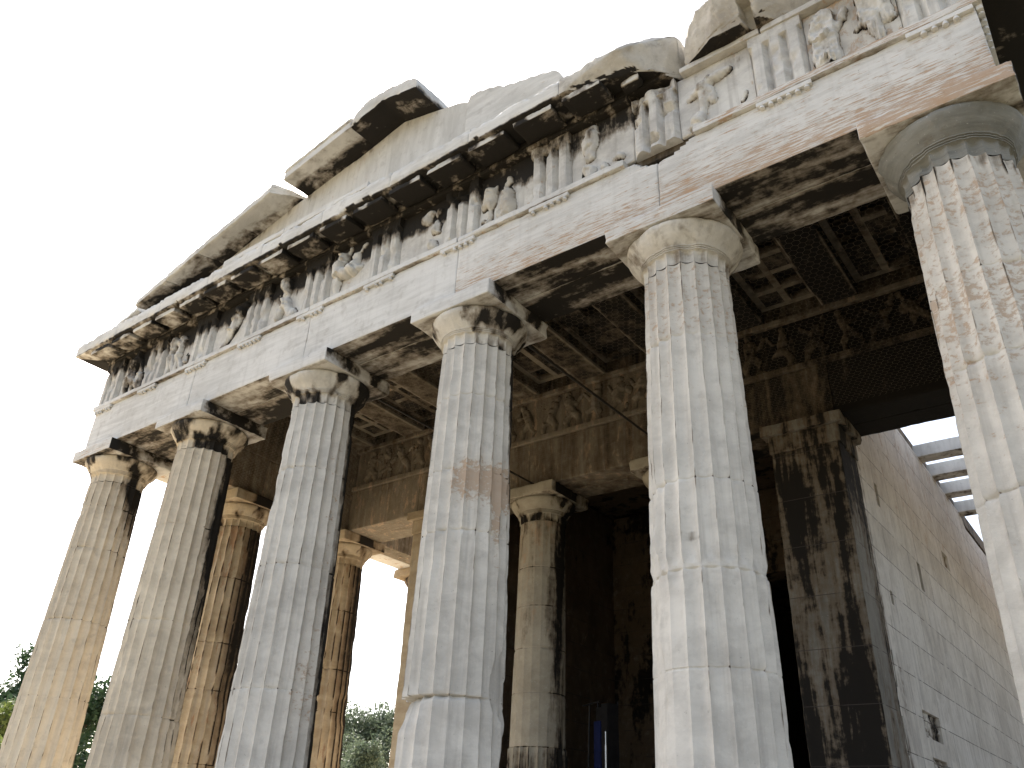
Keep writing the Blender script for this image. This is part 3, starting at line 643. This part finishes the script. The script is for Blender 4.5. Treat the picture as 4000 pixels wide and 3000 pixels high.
# --- raking cornice
RP = lambda th, yb=-.10, lip=.0: [(yb, 0), (-.56, 0), (-.58, -.03), (-.90, -.03), (-.93, -.02), (-.93, th), (-.90, th+.015), (yb, th+.015)]
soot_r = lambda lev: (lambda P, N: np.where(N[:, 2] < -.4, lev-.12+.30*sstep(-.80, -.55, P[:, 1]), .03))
def raking(x0, x1, zf, prof, seed, lev, chip=.03, mat=None, cutf=None):
    V, F = sweep(prof, x0, x1, .05, chip, seed, zsh=zf)
    if cutf: V = cutf(V)
    return part('raking_cornice_block', (V, F), mat or M_cor, soot=soot_r(lev), ochre=.24)
lineA = lambda X: 8.79+.250*(X+2.28)
raking(-6.75, -5.72, lambda X: 7.735+.255*(X+6.75), [(-.15, 0), (-.70, 0), (-.80, 0), (-.80, .07), (-.78, .085), (-.15, .085)], 500, .4)
ja = [-5.55, -4.75, -3.95, -3.1, -2.0]
def cutA(V):
    lim = np.interp(V[:, 1], [-.93, -.72, -.66, -.2], [-2.28, -2.20, -2.16, -2.03]); V[:, 0] = np.minimum(V[:, 0], lim+(fbm(V, 9, 7, 2)-.5)*.03); return V
for i in range(4):
    raking(ja[i]+.002, ja[i+1]-.002, lambda X: lineA(X)+[-.012, 0, .006, 0][i], [(-.10, .05), (-.56, .05), (-.90, -.03), (-.93, -.02), (-.93, .09), (-.90, .10), (-.10, .10)], 505+i, [.66, .52, .40, .30][i], cutf=cutA if i == 3 else None, chip=.02)
raking(-1.985, -.60, lambda X: 8.885+.19*(X+1.985), [(-.10, 0), (-.56, 0), (-.90, -.03), (-.93, -.025), (-.93, .10), (-.945, .11), (-.945, .16), (-.93, .17), (-.10, .17)], 512, .46, chip=.012)
def apex():
    xs = np.concatenate([np.linspace(-.595, -.02, 22), np.linspace(0, .66, 24)])
    V, F = sweep([(.0, 0), (-.56, 0), (-.90, -.02), (-.93, -.01), (-.93, .16), (-.90, .18), (.0, .18)], -.6, .66, seed=520, chip=.03, xs=xs)
    x = V[:, 0]; b = np.interp(x, [-.6, 0, .66], [9.135, 9.285, 9.125])
    t = np.interp(x, [-.6, -.55, -.47, -.38, -.2, .05, .3, .5, .6, .66], [9.22, 9.30, 9.40, 9.46, 9.49, 9.47, 9.43, 9.38, 9.34, 9.26])
    up_ = V[:, 2] > .1; n = fbm(V, 6, 66, 3)
    V[:, 2] = np.where(up_, t+(n-.5)*.05+(V[:, 2]-.17)+.10*np.clip(V[:, 1]+.93, 0, .5)*(x > .2), b+V[:, 2])
    V = cutplanes(V, [(-.75, -.2, .65, -.52, -.9, 9.37), (.55, -.1, .85, .50, -.8, 9.42), (-.25, -.3, .9, -.2, -.9, 9.50)], 65, .008)
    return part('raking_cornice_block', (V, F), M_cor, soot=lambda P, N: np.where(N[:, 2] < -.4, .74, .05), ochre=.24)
apex()['label'] = 'apex block of the pediment with a blackened underside'

# --- porch: pronaos
YP = 4.994
for i, (a, b) in enumerate(((-5.80, -3.9), (-3.895, -1.293), (-1.29, 1.29), (1.293, 3.895), (3.9, 5.80))):
    for y0, y1 in ((4.55, 5.0), (5.006, 5.46)):
        V, F = rbox((a, y0, H+.002), (b, y1, 6.54), .09, .006, .04, 530+i); 
        part('porch_architrave_block', (V, F), M_in, soot=lambda P, N, i=i: np.where(N[:, 2] < -.5, [.12, .3, .42, .62, .80][i], [.36, .40, .44, .58, .72][i]), ochre=.42)  # darker from the left bay to the right bay
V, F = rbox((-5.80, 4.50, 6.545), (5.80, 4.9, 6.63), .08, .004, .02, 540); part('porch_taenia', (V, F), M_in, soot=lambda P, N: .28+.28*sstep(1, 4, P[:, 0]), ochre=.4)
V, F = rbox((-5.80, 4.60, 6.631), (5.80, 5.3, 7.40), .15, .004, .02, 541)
pf = part('porch_frieze', (V, F), M_in, soot=lambda P, N: .36+.36*sstep(1, 4, P[:, 0]), ochre=.42)  # darker towards the right
random.seed(21); x = -5.6; fi = 0
while x < 5.3:
    w = random.uniform(.42, .58); cz = .40; sx_ = random.choice((-1, 1)); lean = random.uniform(-.12, .12); c0 = w/2
    hd = (c0+lean*1.6, .66)
    caps = [C(c0, .34, .085, c0+lean, .54, .085, .0, .01), C(hd[0], hd[1]-.02, .055, hd[0], hd[1]+.01, .055, .02, .02),
            C(c0, .32, .07, c0-sx_*.10, .16, .06, .01, .0), C(c0-sx_*.10, .16, .05, c0-sx_*.08, .01, .045, 0, 0),
            C(c0+.02, .32, .07, c0+sx_*.13, .22, .06, .02, .0), C(c0+sx_*.13, .22, .05, c0+sx_*.17, .01, .045, .0, 0),
            C(c0+lean, .54, .045, c0+lean+sx_*.16, .46, .04, .01, .0), C(c0+lean+sx_*.16, .46, .04, c0+sx_*.22, .60, .035, 0, 0)]
    if random.random() < .35: caps.append(C(c0-sx_*.16, .42, .11, c0-sx_*.16, .44, .11, -.06, -.06))
    if random.random() < .3: caps = [C(c, z, r*1.1, c2, z2, r2*1.2, o, o2) for (c, z, r, c2, z2, r2, o, o2) in caps]
    V, F = relief_mesh(x, x+w+.12, 6.64, 7.37, 4.602, caps, 560+fi, res=.016)
    part('relief_figure', (V, F), M_in, parent=pf, soot=lambda P, N: .22+.36*sstep(1, 4, P[:, 0])+.3*sstep(4.575, 4.6, P[:, 1]), ochre=.36, smooth=60)  # darker close to the panel and towards the right
    x += w*.92; fi += 1
V, F = rbox((-5.80, 4.52, 7.402), (5.80, 5.2, 7.48), .2, .004, .02, 542); part('porch_crown', (V, F), M_in, soot=.4, ochre=.42)
# porch columns (mostly smooth repaired drums, fluted foot)
def porch_column(x, seed):
    jn = [1.63, 2.39, 3.05, 3.71, 4.34]
    def wr(TH, Z): return np.where(Z > 1.63, .86+.14*(vnoise(np.stack([TH*3, Z*0, np.floor(Z*1.4)], -1), 3) > .6), .0)
    o = make_column((x, YP), seed, jn, [], wear=wr, chip=.25, rb=.47,
        soot=lambda a, z, P: .18+.36*gauss(angd(a, A(-5)), 0, .45)+.20*sstep(1.7, 1.5, z)+.15*sstep(2.5, 5, z)+.25*gauss(angd(a, A(40)), 0, .5),
        ochre=lambda a, z, P: .30+.18*sstep(2.5, 5, z), cap_soot=.42, ab_soot=.36)
    for q in [o]+list(o.children): q.data.materials[0] = M_porch
    o.location = (x, YP, 1.3)
M_porch = stone('marble_porch_column', light=(.44, .40, .32), dark=(.29, .26, .20), vein=(2, 2, 2), och=(3, 3, 1), soot_shadow_sc=(4.5, 4.5, .6), brown=(.12, .09, .06), bump=.35)
porch_column(-1.2915, 95); porch_column(1.2915, 97)
# antae and cella walls
def wall_panel(sx, x_face, y0, y1, ztop, holes, seed, thick=.72):
    ys = list(np.arange(y0, y1, .30))+[y1]; zs = list(np.arange(0, 7.0, .25))
    for (a, b, c, d, dep, rough) in holes:
        for v in (a, b): ys += [v-.006, v+.006]
        for v in (c, d): zs += [v-.006, v+.006]
        if b-a > .4: ys += list(np.arange(a, b, .04)); zs += list(np.arange(c, d, .04))
    ys = np.array(sorted(set(np.round(ys, 4)))); zs = np.array(sorted(set(np.round([z for z in zs if z < 7.0], 4))))
    tz = np.concatenate([zs, [7.0]])
    Y, Zt = np.meshgrid(ys, tz/7.0, indexing='ij'); top = np.array([ztop(v) for v in ys])
    Z = np.where(Zt*7.0 < 6.3, Zt*7.0, 6.3+(Zt*7.0-6.3)/.7*(top[:, None]-6.3))
    X = np.full_like(Y, x_face); P = np.stack([X, Y, Z], -1)
    X = X+sx*((fbm(P, .8, seed, 3)-.5)*.02)
    nn = fbm(P, 12, seed+2, 3)
    for (a, b, c, d, dep, rough) in holes:
        m = (Y > a) & (Y < b) & (Z > c) & (Z < d); X = np.where(m, X-sx*(dep+rough*(nn-.5)), X)
    n, m_ = Y.shape; V = np.stack([X, Y, Z], -1).reshape(-1, 3); idx = np.arange(n*m_).reshape(n, m_)
    F = np.stack([idx[:-1, :-1], idx[1:, :-1], idx[1:, 1:], idx[:-1, 1:]], -1).reshape(-1, 4)
    if sx < 0: F = F[:, ::-1]
    B = V.copy(); B[:, 0] = x_face-sx*thick
    ring = np.concatenate([idx[:, -1]]); k = len(V)
    F2 = np.stack([ring[:-1], ring[1:], ring[1:]+k, ring[:-1]+k], -1)
    if sx < 0: F2 = F2[:, ::-1]
    e = idx[-1, :]; F3 = np.stack([e[:-1], e[1:], e[1:]+k, e[:-1]+k], -1)
    return np.vstack([V, B]), np.vstack([F, F[:, ::-1]+k, F2, F3])
def ztopN(y): 
    base = 7.28 if y < 14.2 else (7.02 if y < 18 else 6.9)
    return base
holesN = [(8.17, 8.36, 4.17, 4.62, .25, 0), (6.58, 7.52, 1.83, 2.17, .05, .12), (6.70, 7.50, 1.20, 1.60, .05, .12), (5.98, 6.10, 3.45, 3.63, .2, 0), (10.6, 11.1, 5.2, 5.5, .06, .04), (5.42, 5.47, 1.5, 1.95, .12, 0), (5.47, 5.52, 2.3, 2.75, .1, 0), (6.2, 6.35, 4.95, 5.3, .08, 0)]
V, F = wall_panel(1, 3.865, 5.30, 26.5, ztopN, holesN, 600)
part('cella_wall', (V, F), M_wall, soot=lambda P, N: .10+.30*gauss(P[:, 1], 5.3, .5)+.15*sstep(5.6, 6.8, P[:, 2])*sstep(7.5, 5.5, P[:, 1])+.9*sstep(3.80, 3.74, P[:, 0])*(P[:, 0] > 3.3)+.35*(P[:, 0] < 3.845)*(P[:, 0] > 3.7), ochre=lambda P, N: .22+.16*sstep(3, 6, P[:, 2]), smooth=20)  # black crust near the anta; shade inside the holes painted dark
V, F = wall_panel(-1, -3.865, 5.30, 26.5, lambda y: 7.28, [], 610)
part('cella_wall', (V, F), M_wall, soot=.1, ochre=.4, smooth=20)
for sx in (-1, 1):
    lo, hi = sorted((sx*2.97, sx*3.90))
    V, F = rbox((lo, 4.50, 0), (hi, 5.30, 5.30), .07, .008, .05, 620+sx, rough=.008)
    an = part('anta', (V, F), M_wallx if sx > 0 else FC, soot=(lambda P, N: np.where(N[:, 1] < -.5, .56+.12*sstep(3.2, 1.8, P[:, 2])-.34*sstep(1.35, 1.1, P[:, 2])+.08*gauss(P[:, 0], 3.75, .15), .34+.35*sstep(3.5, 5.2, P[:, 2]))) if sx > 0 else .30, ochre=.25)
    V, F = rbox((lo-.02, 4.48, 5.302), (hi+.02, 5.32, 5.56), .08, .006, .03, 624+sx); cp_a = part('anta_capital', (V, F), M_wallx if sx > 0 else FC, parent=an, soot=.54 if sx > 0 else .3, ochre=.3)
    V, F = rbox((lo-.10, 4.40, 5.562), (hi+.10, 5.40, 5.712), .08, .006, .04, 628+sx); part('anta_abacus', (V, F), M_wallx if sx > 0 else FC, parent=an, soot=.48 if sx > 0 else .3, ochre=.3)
# inner linings of the cella, cross wall with doorway, vault
for sx in (-1, 1):
    lo, hi = sorted((sx*2.98, sx*3.14))
    part('inner_wall', rbox((lo, 5.302, 0), (hi, 24, 7.2), .8, .004, .01, 640+sx), M_inw, soot=.36, ochre=.3)
part('cross_wall', merge([box((-2.97, 10.2, 0), (-1.5, 10.8, 7.2)), box((1.5, 10.2, 0), (2.97, 10.8, 7.2)), box((-1.5, 10.2, 5.4), (1.5, 10.8, 7.2))]), M_inw, soot=.5, ochre=.3, smooth=0)
part('rear_wall', box((-3.1, 24.01, 0), (3.1, 24.5, 7.2)), M_inw, soot=.5, ochre=.3, smooth=0)
part('cella_roof', merge([box((-3.86, 5.47, 7.29), (3.80, 26.4, 7.6))]), M_inw, soot=.5, ochre=.3, smooth=0)
part('cella_floor', rbox((-2.96, 5.4, .001), (2.96, 24, .03), 1., .002, 0, 650), M_pave, soot=.2, ochre=.3)
# ceiling of the front porch: beams, coffer slabs, roof above
for k in range(-4, 5):
    x = k*1.41
    if abs(x) > 5.7: continue
    V, F = rbox((x-.26, .495, 7.485), (x+.26, 4.60, 7.86), .12, .006, .03, 660+k)
    part('ceiling_beam', (V, F), M_ceil, soot=lambda P, N, x=x: .50+.22*sstep(-2, 4, P[:, 0])-.42*np.exp(-((np.abs(P[:, 0]-x)-.26)/.03)**2)*(P[:, 2] < 7.53)*np.clip((fbm(P, 3, 5, 2)-.3)*3, 0, 1), ochre=.36)  # light on the lower edges and gloom to the right painted in
def coffer(x0, x1, y0, y1, seed):
    parts = []; nx, ny = 2, 9; bw = .10; zl, zh = 7.70, 7.82
    cw = (x1-x0-bw*(nx+1))/nx; cl = (y1-y0-bw*(ny+1))/ny
    for i in range(nx+1):
        a = x0+i*(cw+bw); parts.append(box((a, y0, zl), (a+bw, y1, zh)))
    for i in range(nx):
        a = x0+bw+i*(cw+bw)
        for j in range(ny+1):
            b = y0+j*(cl+bw); parts.append(box((a+.0005, b, zl+.001), (a+cw-.0005, b+bw, zh-.001)))
            if j < ny and random.random() < .45: parts.append(box((a+.001, b+bw+.001, zl+.004), (a+cw-.001, b+bw+cl-.001, zh-.004)))
    return merge(parts)
random.seed(3)
for k in range(-4, 4):
    x0, x1 = k*1.41+.262, (k+1)*1.41-.262
    part('coffer_slab', coffer(x0, x1, .6, 4.55, k), M_ceil, soot=lambda P, N: np.where((P[:, 2] < 7.703), .18+.40*sstep(.46, .56, fbm(P, 1.3, 8, 3))+.20*sstep(-2, 4, P[:, 0]), .60), ochre=.36, smooth=0)  # lit rims, shaded recesses and gloom to the right painted in
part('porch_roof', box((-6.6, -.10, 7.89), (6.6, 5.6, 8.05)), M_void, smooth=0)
part('porch_wall_head', box((-5.79, 4.70, 7.482), (5.79, 5.45, 7.885)), M_in, soot=.5, ochre=.4, smooth=0)
for sx in (-1, 1):
    lo, hi = sorted((sx*5.81, sx*6.56)); part('porch_wall_head', box((lo, -.08, 7.434), (hi, 5.58, 7.886)), M_in, soot=.5, ochre=.4, smooth=0)
# beams still spanning the north passage
for j, y in enumerate((6.5, 7.7, 10.3, 11.4, 12.55, 13.85)):
    V, F = rbox((3.80, y, 7.285), (6.2, y+.36, 7.54), .10, .004, .012, 680+j); part('passage_beam', (V, F), M_tym, soot=lambda P, N: np.where(N[:, 2] < -.5, .40, .02), ochre=.28)
for j, y in enumerate(np.arange(6.5, 20, 1.2)):
    V, F = rbox((-6.2, y, 7.285), (-3.80, y+.46, 7.60), .2, .006, .05, 690+j); part('passage_beam', (V, F), M_in, soot=.3, ochre=.4)
# iron tie rods from the front capitals back to the porch capitals
M_iron = plain('dark_iron', (.05, .045, .04), .6, .6)
for x in (-1.2915, 1.2915): part('tie_rod', cyl((x+.12, .56, 5.70), (x+.12, 4.56, 5.74), .017), M_iron)

# ------------------------------------------------------------------ bird net under the porch ceiling
def net():
    s = .045; dx = s*math.sqrt(3); dy = s*1.5; z = 5.79; w = .0011
    segs = []
    nx, ny = int(11.55/dx), int(4.02/dy)
    I, J = np.meshgrid(np.arange(nx), np.arange(ny), indexing='ij'); I = I.ravel(); J = J.ravel()
    cx = -5.78+(I+.5*(J % 2))*dx; cy = .50+J*dy
    P = lambda k: np.stack([cx+s*np.sin(k*np.pi/3), cy+s*np.cos(k*np.pi/3)], 1)
    A_ = np.concatenate([P(0), P(1), P(2)]); B_ = np.concatenate([P(1), P(2), P(3)])
    ok = (B_[:, 0] < 5.79) & (A_[:, 0] < 5.79) & (A_[:, 1] < 4.52) & (B_[:, 1] < 4.52); A_, B_ = A_[ok], B_[ok]
    d = B_-A_; nrm = np.stack([-d[:, 1], d[:, 0]], 1)/s*w
    n = len(A_); V = np.zeros((n, 4, 3)); 
    for k, (q, sg) in enumerate(((A_, 1), (B_, 1), (B_, -1), (A_, -1))): V[:, k, :2] = q+sg*nrm
    sag = .10*np.sin((V[:, :, 1]-.5)/4.02*np.pi)*(.6+.4*np.sin(V[:, :, 0]*2.1)); V[:, :, 2] = z-sag*.6
    o = mkobj('bird_net', V.reshape(-1, 3), np.arange(n*4).reshape(n, 4), plain('net_wire', (.16, .13, .09), .7), smooth=0)
    tag(o, 'fine wire bird net stretched under the porch ceiling behind the front columns', 'net')
net()

# ------------------------------------------------------------------ blue work lift in the porch
M_blue = plain('blue_paint', (.008, .02, .11), .55, 0, .2); M_blk = plain('black_steel', (.02, .02, .022), .5); M_chr = plain('bright_steel', (.75, .77, .8), .25, .9, .1); M_rub = plain('rubber', (.02, .02, .02), .9)
def lift():
    bx, by = -1.02, 6.5
    L = empty('work_lift', (bx, by, .03)); tag(L, 'blue mast lift parked in the dark porch beside the inner column', 'work lift')
    def p(name, parts, m): 
        V, F = merge(parts); return mkobj(name, V, F, m, L, smooth=30)
    p('chassis', [box((-.32, -.38, .12), (.36, -.30, .30)), box((-.32, .30, .12), (.36, .38, .30)), box((-.32, -.30, .14), (-.24, .30, .26)), box((.28, -.30, .14), (.36, .30, .26)), box((-.22, -.28, .16), (.26, .28, .55))], M_blue)
    p('mast', [box((-.12, -.13, .55), (.07, .10, 2.16))], M_blue)
    p('inner_mast', [box((.072, -.11, .5), (.25, .11, 2.42)), box((-.10, -.10, 2.17), (.07, .08, 2.38))], M_blk)
    p('hydraulic_ram', [cyl((.27, -.16, .6), (.27, -.16, 1.78), .024, n=12), cyl((.27, -.16, 1.78), (.27, -.16, 1.98), .016, n=12)], M_chr)
    p('guard_rail', [cyl((-.26, -.16, 1.0), (-.20, -.16, 2.44), .016), cyl((-.34, -.2, 2.42), (.10, -.16, 2.45), .014), cyl((.06, -.16, 2.36), (.04, -.16, 2.45), .012), cyl((.25, .1, 2.4), (.25, .1, 2.46), .012)], M_blk)
    p('push_frame', [box((-.36, -.42, .9), (-.02, -.37, .96)), box((-.36, -.42, .30), (-.31, -.37, .9)), box((-.07, -.42, .30), (-.02, -.37, .9)), box((.10, -.42, .30), (.13, -.38, 1.35))], M_blue)
    p('motor', [cyl((.30, -.30, .62), (.30, -.05, .62), .12, n=14), box((.36, -.30, .45), (.48, -.1, .85))], M_blk)
    for sx, sy in ((-.3, -.42), (.34, -.42), (-.3, .42), (.34, .42)):
        p('wheel', [cyl((sx, sy-.03, .09), (sx, sy+.03, .09), .09, n=16)], M_rub)
    L.rotation_euler = (0, 0, R(-25))
lift()

# ------------------------------------------------------------------ trees
def leaf_mat(name, c1, c2, c3):
    k = NT(name); p = k.pos(); n = k.noise(p, 1.3, 3); n2 = k.noise(p, 14, 3)
    col = k.mix(k.step(n, .35, .65), c1, c2); col = k.mix(k.math('MULTIPLY', k.step(n2, .5, .75), .6), col, c3)
    k.l(col, k.b.inputs['Base Color']); k.b.inputs['Roughness'].default_value = .6
    k.b.inputs['Specular IOR Level'].default_value = .3
    tr = k.n('ShaderNodeBsdfTranslucent'); k.l(col, tr.inputs[0]); ms = k.n('ShaderNodeMixShader'); ms.inputs[0].default_value = .35
    k.l(k.b.outputs[0], ms.inputs[1]); k.l(tr.outputs[0], ms.inputs[2]); k.l(ms.outputs[0], k.out.inputs[0])
    return k.m
M_bark = stone('tree_bark', light=(.16, .12, .08), dark=(.07, .05, .035), vein=(6, 6, 1))
def tree(name, label, cat, loc, height, rad, n, leaf, mat, seed, crown_lo=.25, clumps=26, group=None, squash=1.):
    rg = np.random.default_rng(seed); t = empty(name, loc); tag(t, label, cat, group)
    # limbs
    base = height*crown_lo; parts = [cyl((0, 0, -.1), (0.05, .02, base), rad*.11+.05, rad*.08+.03, 9)]
    cc = []
    for i in range(clumps):
        a = rg.uniform(0, 2*np.pi); zz = rg.uniform(0, 1); rr = rad*np.sqrt(rg.uniform(.05, 1))*np.sin(np.pi*np.clip(.18+.74*zz, 0, 1))**.7
        c = np.array([rr*np.cos(a), rr*np.sin(a), base+(height-base)*(.06+.86*zz)]); cr = rad*rg.uniform(.22, .42)*(1-.25*zz)
        cc.append((c, cr))
        mid = np.array([c[0]*.45, c[1]*.45, base+(c[2]-base)*.55]); parts.append(cyl((0.05, .02, base*.9), mid, rad*.045+.015, rad*.025+.01, 6)); parts.append(cyl(mid, c, rad*.025+.01, .008, 5))
    V, F = merge(parts); mkobj('trunk', V, F, M_bark, t, soot=.1, ochre=.1)
    wts = np.array([c[1]**2 for c in cc]); wts /= wts.sum(); ci = rg.choice(len(cc), n, p=wts)
    C0 = np.array([cc[i][0] for i in ci]); CR = np.array([cc[i][1] for i in ci])
    d = rg.normal(size=(n, 3)); d /= np.linalg.norm(d, axis=1)[:, None]; rr = rg.uniform(0, 1, n)**(.45)
    P = C0+d*(CR*rr)[:, None]*np.array([1, 1, squash]); P += rg.normal(size=(n, 3))*leaf*.8
    u = rg.normal(size=(n, 3)); u /= np.linalg.norm(u, axis=1)[:, None]; w = np.cross(u, rg.normal(size=(n, 3))); w /= np.linalg.norm(w, axis=1)[:, None]
    L = leaf*rg.uniform(.6, 1.4, n)[:, None]
    Q = np.stack([P-u*L, P+w*L*.42, P+u*L, P-w*L*.42], 1).reshape(-1, 3)
    mkobj('crown', Q, np.arange(n*4).reshape(n, 4), mat, t, smooth=0)
    return t
ML1 = leaf_mat('leaf_dark_green', (.035, .065, .03), (.055, .10, .045), (.09, .13, .07))
ML2 = leaf_mat('leaf_olive', (.09, .125, .08), (.13, .165, .105), (.22, .24, .17))
ML3 = leaf_mat('leaf_yellow_green', (.10, .14, .03), (.14, .18, .05), (.22, .24, .09))
tree('evergreen_tree', 'dark evergreen tree seen behind the two leftmost columns', 'tree', (-20.5, 6.75, -1.3), 6.6, 2.4, 26000, .085, ML1, 4, .2, 34)
tree('leafy_shrub', 'yellow-green shrub at the left edge beside the leftmost column', 'shrub', (-17.7, 4.0, -1.3), 4.35, 1.5, 12000, .07, ML3, 8, .12, 22)
tree('olive_tree', 'tall grey-green olive tree at the back, seen between third and fourth columns', 'tree', (-20.4, 20.4, -1.3), 6.3, 3.0, 30000, .08, ML2, 12, .2, 36)
tree('olive_shrub', 'rounded olive shrub in front of the taller olive tree', 'shrub', (-14.6, 14.2, -1.3), 4.3, 1.5, 20000, .06, ML2, 15, .1, 26)
tree('pine_tree', 'tall pine whose tip rises over the far end of the cella wall', 'tree', (1.0, 40.5, -1.3), 16.1, 3.2, 26000, .12, ML1, 19, .5, 36)
